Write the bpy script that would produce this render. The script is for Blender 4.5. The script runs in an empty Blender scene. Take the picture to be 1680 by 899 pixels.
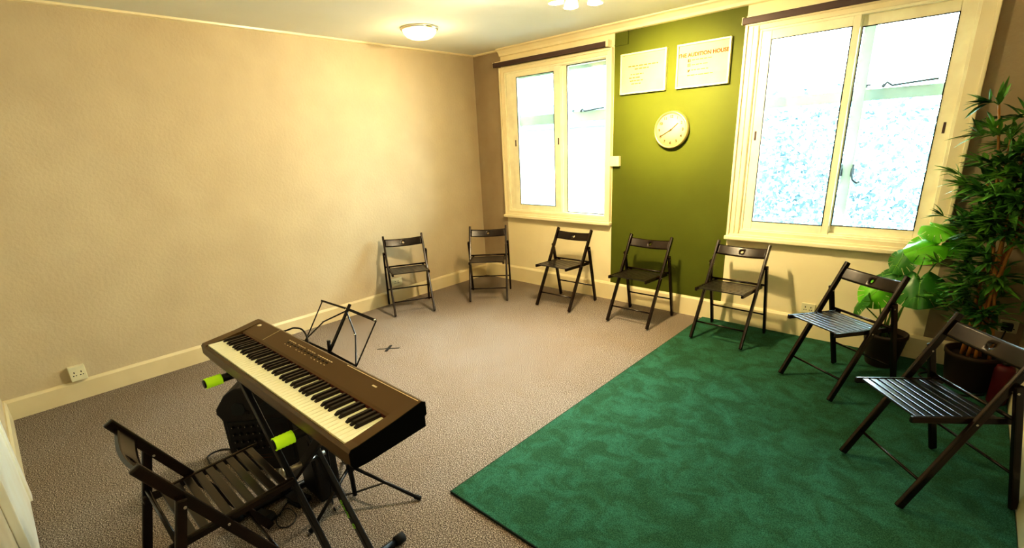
import bpy, bmesh, math, random
from mathutils import Vector, Matrix, Euler
random.seed(7)
PI = math.pi
scene = bpy.context.scene
COL = scene.collection

# ------------------------------------------------------------------ materials
def mat(name, c, rough=.5, metal=0., spec=.5, c2=None, nscale=8., ndetail=4., bump=0., bscale=60., emit=None, estr=0., coat=0., contrast=(.35, .65), trans=0.):
    m = bpy.data.materials.new(name); m.use_nodes = True
    nt = m.node_tree; N = nt.nodes; L = nt.links
    b = N['Principled BSDF']
    b.inputs['Base Color'].default_value = (*c, 1)
    b.inputs['Roughness'].default_value = rough
    b.inputs['Metallic'].default_value = metal
    b.inputs['Specular IOR Level'].default_value = spec
    b.inputs['Coat Weight'].default_value = coat
    tc = N.new('ShaderNodeTexCoord')
    if c2 is None:
        c2 = tuple(min(1, x * 1.12 + .002) for x in c)
    n = N.new('ShaderNodeTexNoise'); n.inputs['Scale'].default_value = nscale; n.inputs['Detail'].default_value = ndetail
    L.new(tc.outputs['Object'], n.inputs['Vector'])
    r = N.new('ShaderNodeValToRGB')
    r.color_ramp.elements[0].position = contrast[0]; r.color_ramp.elements[0].color = (*c, 1)
    r.color_ramp.elements[1].position = contrast[1]; r.color_ramp.elements[1].color = (*c2, 1)
    L.new(n.outputs['Fac'], r.inputs['Fac']); L.new(r.outputs['Color'], b.inputs['Base Color'])
    if bump:
        n2 = N.new('ShaderNodeTexNoise'); n2.inputs['Scale'].default_value = bscale; n2.inputs['Detail'].default_value = 3
        L.new(tc.outputs['Object'], n2.inputs['Vector'])
        bp = N.new('ShaderNodeBump'); bp.inputs['Strength'].default_value = bump; bp.inputs['Distance'].default_value = .01
        L.new(n2.outputs['Fac'], bp.inputs['Height']); L.new(bp.outputs['Normal'], b.inputs['Normal'])
    if emit is not None:
        b.inputs['Emission Color'].default_value = (*emit, 1); b.inputs['Emission Strength'].default_value = estr
    return m

def carpet_mat(name, dark, mid, light, blotch, bscale, fine, pile=.6, lo=.86, hi=1.12):
    """carpet: fine flecks multiplied by broad brushed blotches"""
    m = bpy.data.materials.new(name); m.use_nodes = True
    nt = m.node_tree; N = nt.nodes; L = nt.links; b = N['Principled BSDF']
    b.inputs['Roughness'].default_value = .95; b.inputs['Specular IOR Level'].default_value = .1
    tc = N.new('ShaderNodeTexCoord')
    n = N.new('ShaderNodeTexNoise'); n.inputs['Scale'].default_value = fine; n.inputs['Detail'].default_value = 3; n.inputs['Roughness'].default_value = .7
    L.new(tc.outputs['Object'], n.inputs['Vector'])
    r = N.new('ShaderNodeValToRGB'); e = r.color_ramp.elements
    e[0].position = .36; e[0].color = (*dark, 1); e[1].position = .66; e[1].color = (*light, 1)
    k = e.new(.5); k.color = (*mid, 1)
    L.new(n.outputs['Fac'], r.inputs['Fac'])
    n2 = N.new('ShaderNodeTexNoise'); n2.inputs['Scale'].default_value = bscale; n2.inputs['Detail'].default_value = 5; n2.inputs['Roughness'].default_value = .62
    n2.inputs['Distortion'].default_value = .6
    L.new(tc.outputs['Object'], n2.inputs['Vector'])
    r2 = N.new('ShaderNodeValToRGB'); e2 = r2.color_ramp.elements
    e2[0].position = .4; e2[0].color = (lo * blotch[0], lo * blotch[1], lo * blotch[2], 1); e2[1].position = .62; e2[1].color = (hi, hi, hi, 1)
    L.new(n2.outputs['Fac'], r2.inputs['Fac'])
    mx = N.new('ShaderNodeMix'); mx.data_type = 'RGBA'; mx.blend_type = 'MULTIPLY'; mx.inputs['Factor'].default_value = 1
    L.new(r.outputs['Color'], mx.inputs['A']); L.new(r2.outputs['Color'], mx.inputs['B'])
    L.new(mx.outputs['Result'], b.inputs['Base Color'])
    bp = N.new('ShaderNodeBump'); bp.inputs['Strength'].default_value = pile; bp.inputs['Distance'].default_value = .006
    L.new(n.outputs['Fac'], bp.inputs['Height']); L.new(bp.outputs['Normal'], b.inputs['Normal'])
    return m

def glass_mat(name, tint, gloss=.08):
    m = bpy.data.materials.new(name); m.use_nodes = True
    nt = m.node_tree; N = nt.nodes; L = nt.links
    for x in list(N): N.remove(x)
    o = N.new('ShaderNodeOutputMaterial'); t = N.new('ShaderNodeBsdfTransparent'); g = N.new('ShaderNodeBsdfGlossy')
    t.inputs['Color'].default_value = (*tint, 1); g.inputs['Roughness'].default_value = .02
    lw = N.new('ShaderNodeFresnel'); lw.inputs['IOR'].default_value = 1.35
    mx = N.new('ShaderNodeMixShader'); L.new(lw.outputs[0], mx.inputs[0]); L.new(t.outputs[0], mx.inputs[1]); L.new(g.outputs[0], mx.inputs[2])
    L.new(mx.outputs[0], o.inputs[0])
    return m

M = {}
M['taupe'] = mat('taupe_wall_paint', (.60, .51, .36), .8, c2=(.64, .55, .39), nscale=3, bump=.25, bscale=45, spec=.25)
M['taupe_shaded'] = mat('taupe_shaded_paint', (.40, .32, .22), .8, c2=(.44, .36, .25), nscale=3, bump=.25, bscale=45, spec=.25)  # same taupe paint, with the back wall's shade put into the colour
M['cream'] = mat('cream_wall_paint', (.88, .78, .53), .6, c2=(.92, .83, .58), nscale=2, bump=.12, bscale=30, spec=.3)
M['gloss'] = mat('cream_gloss_paint', (.90, .80, .54), .3, c2=(.93, .84, .60), nscale=4, spec=.5)
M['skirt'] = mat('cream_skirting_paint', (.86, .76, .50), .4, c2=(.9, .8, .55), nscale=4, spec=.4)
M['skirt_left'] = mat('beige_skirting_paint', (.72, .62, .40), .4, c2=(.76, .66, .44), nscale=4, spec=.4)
M['green'] = mat('olive_wall_paint', (.108, .128, .016), .62, c2=(.118, .14, .018), nscale=2.5, bump=.1, bscale=40, spec=.35)
M['ceil'] = mat('ceiling_paint', (.88, .89, .80), .85, c2=(.90, .91, .83), nscale=2, spec=.2)
M['white'] = mat('white_plastic', (.74, .70, .50), .35)
M['doorwhite'] = mat('white_door_gloss', (.95, .93, .8), .3)
M['floor'] = carpet_mat('grey_brown_carpet', (.03, .022, .016), (.20, .165, .135), (.72, .64, .56), (1, .97, .92), 1.3, 185, .4, .97, 1.03)
M['rug'] = carpet_mat('green_rug_pile', (.024, .088, .056), (.044, .140, .092), (.080, .21, .145), (.95, .85, .72), 7, 200, .4, .88, 1.08)
M['rugedge'] = mat('rug_bound_edge', (.012, .025, .015), .9)
M['chair'] = mat('black_brown_stain', (.012, .0055, .0035), .26, c2=(.022, .010, .005), nscale=14, spec=.55)
M['seat'] = mat('black_slat_stain', (.008, .0045, .004), .28, c2=(.014, .007, .005), nscale=14, spec=1.0, coat=.35)
M['metal_black'] = mat('black_coated_steel', (.012, .010, .010), .35, metal=.2, spec=.5)
M['black'] = mat('black_plastic', (.014, .012, .011), .42)
M['softblack'] = mat('matte_black_plastic', (.022, .016, .013), .7, bump=.2, bscale=200)
M['rubber'] = mat('black_rubber', (.01, .01, .01), .8)
M['chrome'] = mat('chrome', (.75, .72, .66), .15, metal=1)
M['steel'] = mat('brushed_steel', (.5, .47, .42), .35, metal=1)
M['neon'] = mat('neon_green_foam', (.55, .85, .03), .6, emit=(.5, .85, .02), estr=.12, bump=.1, bscale=300)
M['logo'] = mat('green_print', (.40, .80, .10), .6)
M['piano'] = mat('warm_lit_piano_shell', (.115, .068, .026), .34, c2=(.13, .078, .032), nscale=3, spec=.5)  # warm lamp reflection put into the dark shell's base colour
M['piano_side'] = mat('black_piano_side', (.003, .0025, .002), .6, spec=.12)
M['wkey'] = mat('ivory_key', (.98, .94, .68), .22, coat=.3)
M['bkey'] = mat('black_key', (.018, .011, .009), .3)
M['redfelt'] = mat('red_felt', (.09, .02, .01), .9)
M['print'] = mat('white_print', (.8, .7, .5), .6)
M['blind'] = mat('mauve_blind_rail', (.09, .055, .05), .5)
M['paper'] = mat('poster_paper', (.55, .54, .34), .7)
M['ink'] = mat('grey_ink', (.15, .10, .03), .8)
M['redink'] = mat('red_ink', (.22, .035, .012), .8)
M['iconink'] = mat('brown_ink', (.08, .03, .01), .8)
M['glass'] = glass_mat('window_glass', (.93, .99, 1.0))
M['pglass'] = glass_mat('picture_glass', (.98, .98, .98))
M['silver'] = mat('warm_silver_plastic', (.55, .45, .28), .3, metal=.5)
M['clockface'] = mat('clock_face', (.52, .50, .32), .5)
M['pvc'] = mat('upvc_white', (.92, .86, .64), .28)
M['outwood'] = mat('outer_window_paint', (.42, .45, .36), .5)
M['iron'] = mat('grey_iron', (.12, .13, .14), .5, metal=.3)
M['seal'] = mat('black_gasket', (.02, .02, .02), .6)
M['pot'] = mat('brown_plant_pot', (.05, .028, .018), .5)
M['soil'] = mat('dark_soil', (.02, .013, .008), 1, bump=.6, bscale=80)
M['monstera'] = mat('monstera_leaf', (.12, .45, .02), .32, c2=(.19, .56, .03), nscale=10, spec=.5)
M['monstera_dk'] = mat('monstera_leaf_dark', (.03, .15, .02), .35, c2=(.06, .22, .03), nscale=10, spec=.5)
M['vein'] = mat('monstera_vein', (.25, .5, .08), .5)
M['stemgreen'] = mat('green_petiole', (.12, .26, .04), .5)
M['bamboo'] = mat('bamboo_cane', (.42, .2, .05), .45, c2=(.5, .27, .08), nscale=20)
M['bleaf'] = mat('bamboo_leaf', (.028, .12, .035), .35, c2=(.19, .42, .07), nscale=5, contrast=(.4, .62))
M['red'] = mat('red_plastic', (.10, .006, .01), .4)
M['tape'] = mat('black_tape', (.02, .02, .02), .6)
M['render'] = mat('pale_render', (.13, .155, .16), .9, bump=.2)
M['slate'] = mat('blue_slate_roof', (.06, .10, .11), .8)
M['outglass'] = mat('far_window_glass', (.05, .085, .10), .2)
M['outleaf'] = mat('outside_leaf', (.10, .145, .158), .7, c2=(.125, .165, .175), nscale=2)
M['bark'] = mat('bark', (.2, .16, .12), .9)
M['street'] = mat('street_asphalt', (.3, .32, .33), .9)
M['bulb'] = mat('lit_bulb', (1, .9, .6), .5, emit=(1, .86, .5), estr=14)
M['domelit'] = mat('lit_glass_bowl', (1, .85, .5), .4, emit=(1, .72, .22), estr=3.2)
M['cupglass'] = mat('lit_cup_glass', (.9, .6, .35), .2, emit=(1, .62, .25), estr=.55)

# ------------------------------------------------------------------ mesh building
class MB:
    def __init__(s): s.bm = bmesh.new()
    def _add(s, fn, mtx=None, bevel=0, seg=2, smooth=False):
        t = bmesh.new(); fn(t)
        if bevel:
            bmesh.ops.bevel(t, geom=list(t.edges), offset=bevel, segments=seg, affect='EDGES', profile=.6, clamp_overlap=True)
        if mtx is not None: t.transform(mtx)
        if smooth:
            for f in t.faces: f.smooth = True
        me = bpy.data.meshes.new('t'); t.to_mesh(me); t.free(); s.bm.from_mesh(me); bpy.data.meshes.remove(me)
        return s
    def box(s, c, d, bevel=0, rot=None, seg=2):
        def fn(t):
            bmesh.ops.create_cube(t, size=1)
            for v in t.verts: v.co = Vector((v.co.x * d[0], v.co.y * d[1], v.co.z * d[2]))
        m = Matrix.Translation(c)
        if rot: m = m @ Euler(rot).to_matrix().to_4x4()
        return s._add(fn, m, bevel, seg)
    def bb(s, x0, x1, y0, y1, z0, z1, bevel=0):
        return s.box(((x0 + x1) / 2, (y0 + y1) / 2, (z0 + z1) / 2), (abs(x1 - x0), abs(y1 - y0), abs(z1 - z0)), bevel)
    def bar(s, a, b, w, d, up=(0, 0, 1), bevel=0):
        """rectangular bar from a to b; w across (perpendicular to up), d along up"""
        a = Vector(a); b = Vector(b); z = (b - a); ln = z.length; z.normalize()
        u = Vector(up); x = u.cross(z)
        if x.length < 1e-4: x = Vector((1, 0, 0)).cross(z)
        x.normalize(); y = z.cross(x)
        m = Matrix((x, y, z)).transposed().to_4x4(); m.translation = (a + b) / 2
        def fn(t):
            bmesh.ops.create_cube(t, size=1)
            for v in t.verts: v.co = Vector((v.co.x * w, v.co.y * d, v.co.z * ln))
        return s._add(fn, m, bevel)
    def tube(s, pts, r, n=10, cap=True):
        pts = [Vector(p) for p in pts]; rs = r if isinstance(r, (list, tuple)) else [r] * len(pts)
        t = bmesh.new(); rings = []
        ref = None
        for i, p in enumerate(pts):
            dr = (pts[min(i + 1, len(pts) - 1)] - pts[max(i - 1, 0)]).normalized()
            if ref is None:
                ref = Vector((0, 0, 1)) if abs(dr.z) < .9 else Vector((1, 0, 0))
            x = (ref - dr * ref.dot(dr)).normalized(); y = dr.cross(x); ref = x
            rings.append([t.verts.new(p + x * rs[i] * math.cos(2 * PI * k / n) + y * rs[i] * math.sin(2 * PI * k / n)) for k in range(n)])
        for a, b in zip(rings, rings[1:]):
            for k in range(n):
                f = t.faces.new((a[k], a[(k + 1) % n], b[(k + 1) % n], b[k])); f.smooth = True
        if cap:
            t.faces.new(rings[0][::-1]); t.faces.new(rings[-1])
        me = bpy.data.meshes.new('t'); t.to_mesh(me); t.free(); s.bm.from_mesh(me); bpy.data.meshes.remove(me)
        return s
    def lathe(s, prof, n=32, mtx=None):
        """prof: (r, z) pairs round the z axis"""
        def fn(t):
            rings = []
            for r, z in prof:
                if r < 1e-5: rings.append([t.verts.new((0, 0, z))])
                else: rings.append([t.verts.new((r * math.cos(2 * PI * k / n), r * math.sin(2 * PI * k / n), z)) for k in range(n)])
            for a, b in zip(rings, rings[1:]):
                for k in range(n):
                    k2 = (k + 1) % n
                    vs = [a[k % len(a)], a[k2 % len(a)], b[k2 % len(b)], b[k % len(b)]]
                    vs2 = []
                    for v in vs:
                        if v not in vs2: vs2.append(v)
                    if len(vs2) > 2: t.faces.new(vs2)
            bmesh.ops.recalc_face_normals(t, faces=list(t.faces))
        return s._add(fn, mtx, smooth=True)
    def prism(s, poly, a, b, axis='x', bevel=0):
        """poly 2D points extruded along axis from a to b. x: (y,z), y: (x,z), z: (x,y)"""
        def P(p, q):
            return {'x': (q, p[0], p[1]), 'y': (p[0], q, p[1]), 'z': (p[0], p[1], q)}[axis]
        def fn(t):
            A = [t.verts.new(P(p, a)) for p in poly]; B = [t.verts.new(P(p, b)) for p in poly]
            t.faces.new(A[::-1]); t.faces.new(B)
            for i in range(len(A)):
                j = (i + 1) % len(A); t.faces.new((A[i], A[j], B[j], B[i]))
            bmesh.ops.recalc_face_normals(t, faces=list(t.faces))
        return s._add(fn, None, bevel)
    def quad(s, pts):
        def fn(t): t.faces.new([t.verts.new(p) for p in pts])
        return s._add(fn)
    def sphere(s, c, r, n=16):
        def fn(t): bmesh.ops.create_uvsphere(t, u_segments=n, v_segments=n // 2 + 2, radius=r)
        return s._add(fn, Matrix.Translation(c), smooth=True)
    def build(s, name, m, parent=None, loc=None, auto=False):
        me = bpy.data.meshes.new(name); s.bm.to_mesh(me); s.bm.free()
        for x in (m if isinstance(m, (list, tuple)) else [m]): me.materials.append(x)
        o = bpy.data.objects.new(name, me); COL.objects.link(o)
        if parent: o.parent = parent
        if loc: o.location = loc
        return o

def tag(o, label=None, cat=None, group=None, kind=None):
    if label: o['label'] = label
    if cat: o['category'] = cat
    if group: o['group'] = group
    if kind: o['kind'] = kind
    return o
def thing(name, label, cat, loc=(0, 0, 0), rz=0, group=None):
    o = bpy.data.objects.new(name, None); COL.objects.link(o); o.empty_display_size = .1
    o.location = loc; o.rotation_euler = (0, 0, rz)
    return tag(o, label, cat, group)
def copy_tree(o, parent=None):
    c = o.copy(); COL.objects.link(c)
    if parent: c.parent = parent
    for ch in [k for k in bpy.data.objects if k.parent == o]:
        copy_tree(ch, c)
    return c
def struct(o): o['kind'] = 'structure'; return o
def text_mesh(name, txt, size, m, parent, mtx, ext=.0006, align='CENTER', bold=0):
    cu = bpy.data.curves.new('t', 'FONT'); cu.body = txt; cu.size = size; cu.extrude = ext; cu.align_x = align; cu.align_y = 'CENTER'; cu.offset = bold
    to = bpy.data.objects.new('t', cu); COL.objects.link(to)
    dg = bpy.context.evaluated_depsgraph_get()
    me = bpy.data.meshes.new_from_object(to.evaluated_get(dg)); bpy.data.objects.remove(to)
    me.transform(mtx); me.materials.clear(); me.materials.append(m); me.name = name
    o = bpy.data.objects.new(name, me); COL.objects.link(o); o.parent = parent
    return o

# ------------------------------------------------------------------ room shell
XW, YF, H = 5.057, -4.67, 2.679
struct(MB().bb(-.1, XW + .1, YF - .1, .26, -.1, 0).build('floor', M['floor']))
struct(MB().bb(-.1, XW + .1, YF - .1, .26, H, H + .1).build('ceiling', M['ceil']))
struct(MB().bb(-.12, 0, YF - .1, .26, 0, H).build('wall_left', M['taupe']))
struct(MB().bb(XW, XW + .12, YF - .1, .26, 0, H).build('wall_right', M['taupe']))
struct(MB().bb(0, XW, YF - .12, YF, 0, H).build('wall_front', M['taupe']))
# back wall with two openings, painted in vertical fields
w = MB()
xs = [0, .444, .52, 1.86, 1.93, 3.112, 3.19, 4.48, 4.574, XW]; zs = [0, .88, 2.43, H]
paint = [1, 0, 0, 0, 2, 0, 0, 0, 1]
cells = []
for i in range(len(xs) - 1):
    for j in range(3):
        if j == 1 and i in (2, 6): continue
        n0 = len(w.bm.faces)
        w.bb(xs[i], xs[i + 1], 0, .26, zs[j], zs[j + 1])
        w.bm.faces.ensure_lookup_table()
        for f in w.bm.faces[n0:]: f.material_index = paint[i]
struct(w.build('wall_back', [M['cream'], M['taupe_shaded'], M['green']]))
# skirting boards
def skirt(name, poly, a, b, axis, m): return struct(MB().prism(poly, a, b, axis).build(name, m))
sk = lambda s, o, h: [(o, 0), (o + s * .018, 0), (o + s * .018, h - .02), (o + s * .008, h), (o, h)]
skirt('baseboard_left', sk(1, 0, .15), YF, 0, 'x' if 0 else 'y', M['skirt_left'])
bl = sk(-1, 0, .19)
skirt('baseboard_back', bl, .02, XW - .02, 'x', M['skirt'])
skirt('baseboard_right', sk(-1, XW, .19), YF, 0, 'y', M['skirt'])
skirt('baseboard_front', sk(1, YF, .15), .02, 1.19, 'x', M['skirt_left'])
# cornice over the painted centre field, thin bead elsewhere
corn = [(0, H), (-.075, H), (-.075, H - .012), (-.055, H - .022), (-.03, H - .05), (-.022, H - .072), (0, H - .078)]
struct(MB().prism(corn, .444, XW, 'x').build('trim_1', M['gloss']))
struct(MB().prism([(0, H), (.022, H), (.02, H - .014), (0, H - .02)], YF, 0, 'y').build('trim_2', M['gloss']))
struct(MB().prism([(0, H), (-.022, H), (-.02, H - .014), (0, H - .02)], .02, .444, 'x').build('trim_3', M['gloss']))
# painted-over cable trunking at the top of the olive field
struct(MB().bb(1.935, 2.075, -.012, 0, 2.490, 2.503).bb(2.063, 2.075, -.012, 0, 2.503, 2.60).build('trim_4', M['green']))

# door and its casing on the wall beside the camera
d = bpy.data.objects.new('door_1', None); COL.objects.link(d); struct(d)
MB().bb(1.20, 1.29, YF, YF + .03, 0, 2.07, .004).bb(2.09, 2.18, YF, YF + .03, 0, 2.07, .004).bb(1.20, 2.18, YF, YF + .03, 2.07, 2.16, .004).build('door_frame', M['doorwhite'], d)
MB().bb(1.29, 2.09, YF, YF + .02, .005, 2.07).build('door_panel', M['doorwhite'], d)
MB().tube([(2.03, YF + .02, 1.0), (2.03, YF + .06, 1.0), (1.92, YF + .065, 1.0)], .009).build('door_handle', M['steel'], d)

# ------------------------------------------------------------------ windows
def ring(mb, x0, x1, z0, z1, wl, wr, wb, wt, y0, y1, bv=.003):
    mb.bb(x0, x0 + wl, y0, y1, z0, z1, bv); mb.bb(x1 - wr, x1, y0, y1, z0, z1, bv)
    mb.bb(x0 + wl, x1 - wr, y0, y1, z0, z0 + wb, bv); mb.bb(x0 + wl, x1 - wr, y0, y1, z1 - wt, z1, bv)
    return mb
def window(n, casing, cw, sashL, sashR, outer, slots, stay):
    W = bpy.data.objects.new('window_%d' % n, None); COL.objects.link(W); struct(W)
    x0, x1, z0, z1 = casing
    c = MB(); ring(c, x0, x1, z0, z1, cw[0], cw[1], .055, cw[2], -.03, 0)
    b = .022
    ring(c, x0 - .0, x1 + .0, z0 + .0, z1 + .0, b, b, b, b, -.045, -.028, .005)
    if cw[0] > .08: c.bb(x0 + .05, x0 + .062, -.037, -.028, z0 + .03, z1 - .03, .003).bb(x0 + .085, x0 + .1, -.037, -.028, z0 + .03, z1 - .03, .003)
    c.build('architrave', M['gloss'], W)
    MB().bb(x0 - .012, x1 + .012, -.062, 0, z0 - .028, z0 + .004, .008).build('sill', M['gloss'], W)
    # reveal lining / fixed frame
    f = MB(); ring(f, x0 + cw[0] - .004, x1 - cw[1] + .004, z0 + .05, z1 - cw[2] + .004, .022, .022, .02, .02, -.02, .2)
    lx_, rx_, lz_, hz_ = x0 + cw[0] - .006, x1 - cw[1] + .006, z0 + .048, z1 - cw[2] + .006
    sl_, sr_, sb_, st_ = sashL[0] + .012, sashR[1] - .012, min(sashL[2], sashR[2]) + .02, max(sashL[3], sashR[3]) - .02
    ring(f, lx_, rx_, lz_, hz_, sl_ - lx_, rx_ - sr_, max(.01, sb_ - lz_), max(.01, hz_ - st_), -.004, .09, 0)
    f.build('window_frame', M['pvc'], W)
    for k, (S, yy, nm) in enumerate(((sashL, 0.0, 'sash'), (sashR, .045, 'sash'))):
        ox0, ox1, oz0, oz1, gx0, gx1, gz0, gz1 = S
        s = MB(); ring(s, ox0, ox1, oz0, oz1, gx0 - ox0, ox1 - gx1, gz0 - oz0, oz1 - gz1, yy - .012, yy + .028, .004)
        so = s.build('sash', M['pvc'], W)
        g = MB(); ring(g, gx0 - .001, gx1 + .001, gz0 - .001, gz1 + .001, .006, .006, .006, .006, yy - .0135, yy - .008, 0)
        g.build('gasket', M['seal'], so)
        MB().bb(gx0, gx1, yy + .006, yy + .012, gz0, gz1).build('pane', M['glass'], so)
    for sx, sz, yy in slots:
        MB().bb(sx - .007, sx + .007, yy - .0155, yy - .009, sz - .035, sz + .035, .002).build('finger_pull', M['blind'], W)
    # the old outer window behind it
    ox0, ox1, oz0, oz1, tz, mx, bw = outer
    o = MB(); ring(o, ox0, ox1, oz0, oz1, .06, .06, .05, .07, .20, .25)
    o.bb(ox0 + .05, ox1 - .05, .20, .25, tz[0], tz[1], .004)
    o.bb(mx - bw, mx + bw, .195, .255, oz0, oz1, .004)
    oo = o.build('outer_frame', M['outwood'], W)
    MB().bb(ox0 + .05, ox1 - .05, .222, .226, oz0 + .04, oz1 - .05).build('outer_pane', M['glass'], oo)
    for (a0, a1, az) in stay:
        MB().tube([(a0, .19, az), (a0 + .02, .175, az + .02), (a0 + .05, .175, az - .004), (a1 - .03, .178, az + .012), (a1, .19, az + .014)], .008, 8).sphere((a0, .185, az), .013).build('stay', M['iron'], W)
        MB().tube([(a0 - .10, .19, az), (a0 - .10, .17, az + .01), (a0 - .075, .17, az + .012)], .007, 8).build('stay_pin', M['iron'], W)
    for s in (-1, 1):
        hx = mx + s * (bw + .004)
        MB().tube([(hx, .19, 1.40), (hx, .172, 1.33), (hx + s * .012, .165, 1.285), (hx + s * .04, .165, 1.262), (hx + s * .06, .165, 1.275)], .008, 8).bb(hx - .012, hx + .012, .18, .2, 1.31, 1.37).build('catch', M['iron'], W)
    return W
window(1, (.444, 1.925, .838, 2.485), (.065, .06, .055),
       (.60, 1.29, .90, 2.42, .682, 1.208, .972, 2.366), (1.285, 1.865, .885, 2.43, 1.345, 1.822, .912, 2.405),
       (.48, 1.90, .84, 2.45, (1.86, 1.965), 1.17, .035), [(.64, 1.67, 0), (1.262, 1.67, 0)], [(1.42, 1.70, 1.965)])
window(2, (3.116, 4.574, .812, 2.47), (.105, .09, .055),
       (3.225, 3.872, .875, 2.41, 3.308, 3.828, .948, 2.336), (3.862, 4.49, .875, 2.42, 3.880, 4.388, .948, 2.33),
       (3.17, 4.47, .84, 2.45, (1.852, 1.93), 3.90, .035), [(3.265, 1.64, 0), (4.43, 1.64, .045)], [(4.04, 4.34, 1.945)])
# blind head rails
def blind(x0, x1, z, lab):
    t = thing('roller_blind', lab, 'blind', (0, 0, 0))
    MB().bb(x0, x1, -.072, -.046, z - .022, z + .024, .004).build('head_rail', M['blind'], t)
    MB().bb(x0 + .03, x1 - .01, -.07, 0, z + .024, z + .032, .002).bb(x1 - .012, x1 + .016, -.075, 0, z - .026, z + .036, .003).bb(x0 - .004, x0 + .006, -.07, 0, z - .022, z + .03).build('bracket', M['gloss'], t)
    return t
blind(.385, 1.885, 2.515, 'long dark mauve blind rail above the narrower window left of the olive wall')
blind(3.10, 4.52, 2.482, 'dark mauve blind rail above the wide window right of the olive wall')

# ------------------------------------------------------------------ rug
rg = MB().bb(2.965, XW - .02, -3.19, -.022, .001, .014, .004).build('green_rug', M['rug'])
tag(rg, 'large mottled deep green carpet rug lying over the grey floor carpet', 'rug')
rb = MB().bb(2.962, XW - .02, -3.194, -3.19, .0, .013).bb(2.961, 2.965, -3.19, -.022, 0, .012).build('bound_edge', M['rugedge'], rg)

# ------------------------------------------------------------------ folding chairs
def make_chair():
    t = thing('folding_chair', 'x', 'chair')
    A, B = .206, .2265
    for s in (-1, 1):
        MB().bar((s * A, -.232, .011), (s * A, .198, .782), .021, .036, up=(1, 0, 0) if 0 else (0, 1, 0), bevel=.006).build('leg', M['chair'], t)
    for s in (-1, 1):
        MB().bar((s * B, .252, .008), (s * B, .112, .622), .020, .034, up=(0, 1, 0), bevel=.006).build('leg', M['chair'], t)
    # curved slat backrest with a hole
    bk = bmesh.new(); n = 28; ang = math.atan2(.43, .778)
    cx = [(-A + .010) + (2 * A - .02) * i / n for i in range(n + 1)]
    zs_ = [-.042, -.03, -.0135, 0, .0135, .03, .042]
    def pt(x, v, th):
        y = .030 * (1 - (x / A) ** 2)
        c = Vector((0, .158, .715)); up = Vector((0, math.sin(ang), math.cos(ang))); nn = Vector((0, math.cos(ang), -math.sin(ang)))
        return Vector((x, 0, 0)) + c + up * v + nn * (y + th)
    import itertools
    rad = .0135
    def grid(th):
        g = {}
        for i, x in enumerate(cx):
            for j, v in enumerate(zs_):
                g[i, j] = bk.verts.new(pt(x, v, th))
        return g
    F, G = grid(-.006), grid(.006)
    mid = n // 2; hole = set()
    for i in (mid - 1, mid):
        for j in (2, 3): hole.add((i, j))
    # round the hole
    for g, th in ((F, -.006), (G, .006)):
        for (i, j, a) in ((mid - 1, 2, 225), (mid, 2, 270), (mid + 1, 2, 315), (mid + 1, 3, 0), (mid + 1, 4, 45), (mid, 4, 90), (mid - 1, 4, 135), (mid - 1, 3, 180)):
            g[i, j].co = pt(rad * math.cos(math.radians(a)), rad * math.sin(math.radians(a)), th)
    m = len(zs_) - 1
    for i in range(n):
        for j in range(m):
            if (i, j) in hole: continue
            f = bk.faces.new((F[i, j], F[i + 1, j], F[i + 1, j + 1], F[i, j + 1])); f.smooth = True
            f = bk.faces.new((G[i, j], G[i, j + 1], G[i + 1, j + 1], G[i + 1, j])); f.smooth = True
    for i in range(n):
        bk.faces.new((F[i, 0], G[i, 0], G[i + 1, 0], F[i + 1, 0])); bk.faces.new((F[i, m], F[i + 1, m], G[i + 1, m], G[i, m]))
    for j in range(m):
        bk.faces.new((F[0, j], F[0, j + 1], G[0, j + 1], G[0, j])); bk.faces.new((F[n, j], G[n, j], G[n, j + 1], F[n, j + 1]))
    loop = [(mid - 1, 2), (mid, 2), (mid + 1, 2), (mid + 1, 3), (mid + 1, 4), (mid, 4), (mid - 1, 4), (mid - 1, 3)]
    for a, b in zip(loop, loop[1:] + loop[:1]): bk.faces.new((F[a], F[b], G[b], G[a]))
    bmesh.ops.recalc_face_normals(bk, faces=list(bk.faces))
    q = MB(); q.bm.free(); q.bm = bk; q.build('backrest', M['chair'], t)
    # seat: slats on two side rails
    zf = lambda y: .452 + (-.245 - y) * .045
    s = MB()
    ns = 9; y0, y1 = -.232, .125
    for k in range(ns):
        y = y0 + (y1 - y0) * (k + .5) / ns
        s.box((0, y, zf(y) + .006), (2 * (A - .031) + .004, (y1 - y0) / ns - .010, .011), .003, rot=(-.045, 0, 0))
    s.build('seat', M['seat'], t)
    for sx in (-1, 1):
        MB().bar((sx * (A - .0215), -.252, zf(-.252)), (sx * (A - .0215), .178, zf(.178)), .019, .030, up=(0, 0, 1), bevel=.006).build('seat_rail', M['chair'], t)
    MB().tube([(-B + .008, .153, .455), (B - .008, .153, .455)], .0085).build('rear_rod', M['chair'], t)
    MB().tube([(-A + .008, -.155, .140), (A - .008, -.155, .140)], .0065).build('stretcher', M['chair'], t)
    MB().tube([(-B + .008, .212, .185), (B - .008, .212, .185)], .0065).build('stretcher', M['chair'], t)
    for sx in (-1, 1):
        MB().tube([(sx * (A - .012), .102, .592), (sx * (B + .013), .110, .592)], .005, 8).build('pivot_bolt', M['steel'], t)
        MB().tube([(sx * (A - .03), .002, .436), (sx * (A + .013), .002, .436)], .005, 8).build('pivot_bolt', M['steel'], t)
    return t
G8 = 'black wooden folding chairs around the room'
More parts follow.
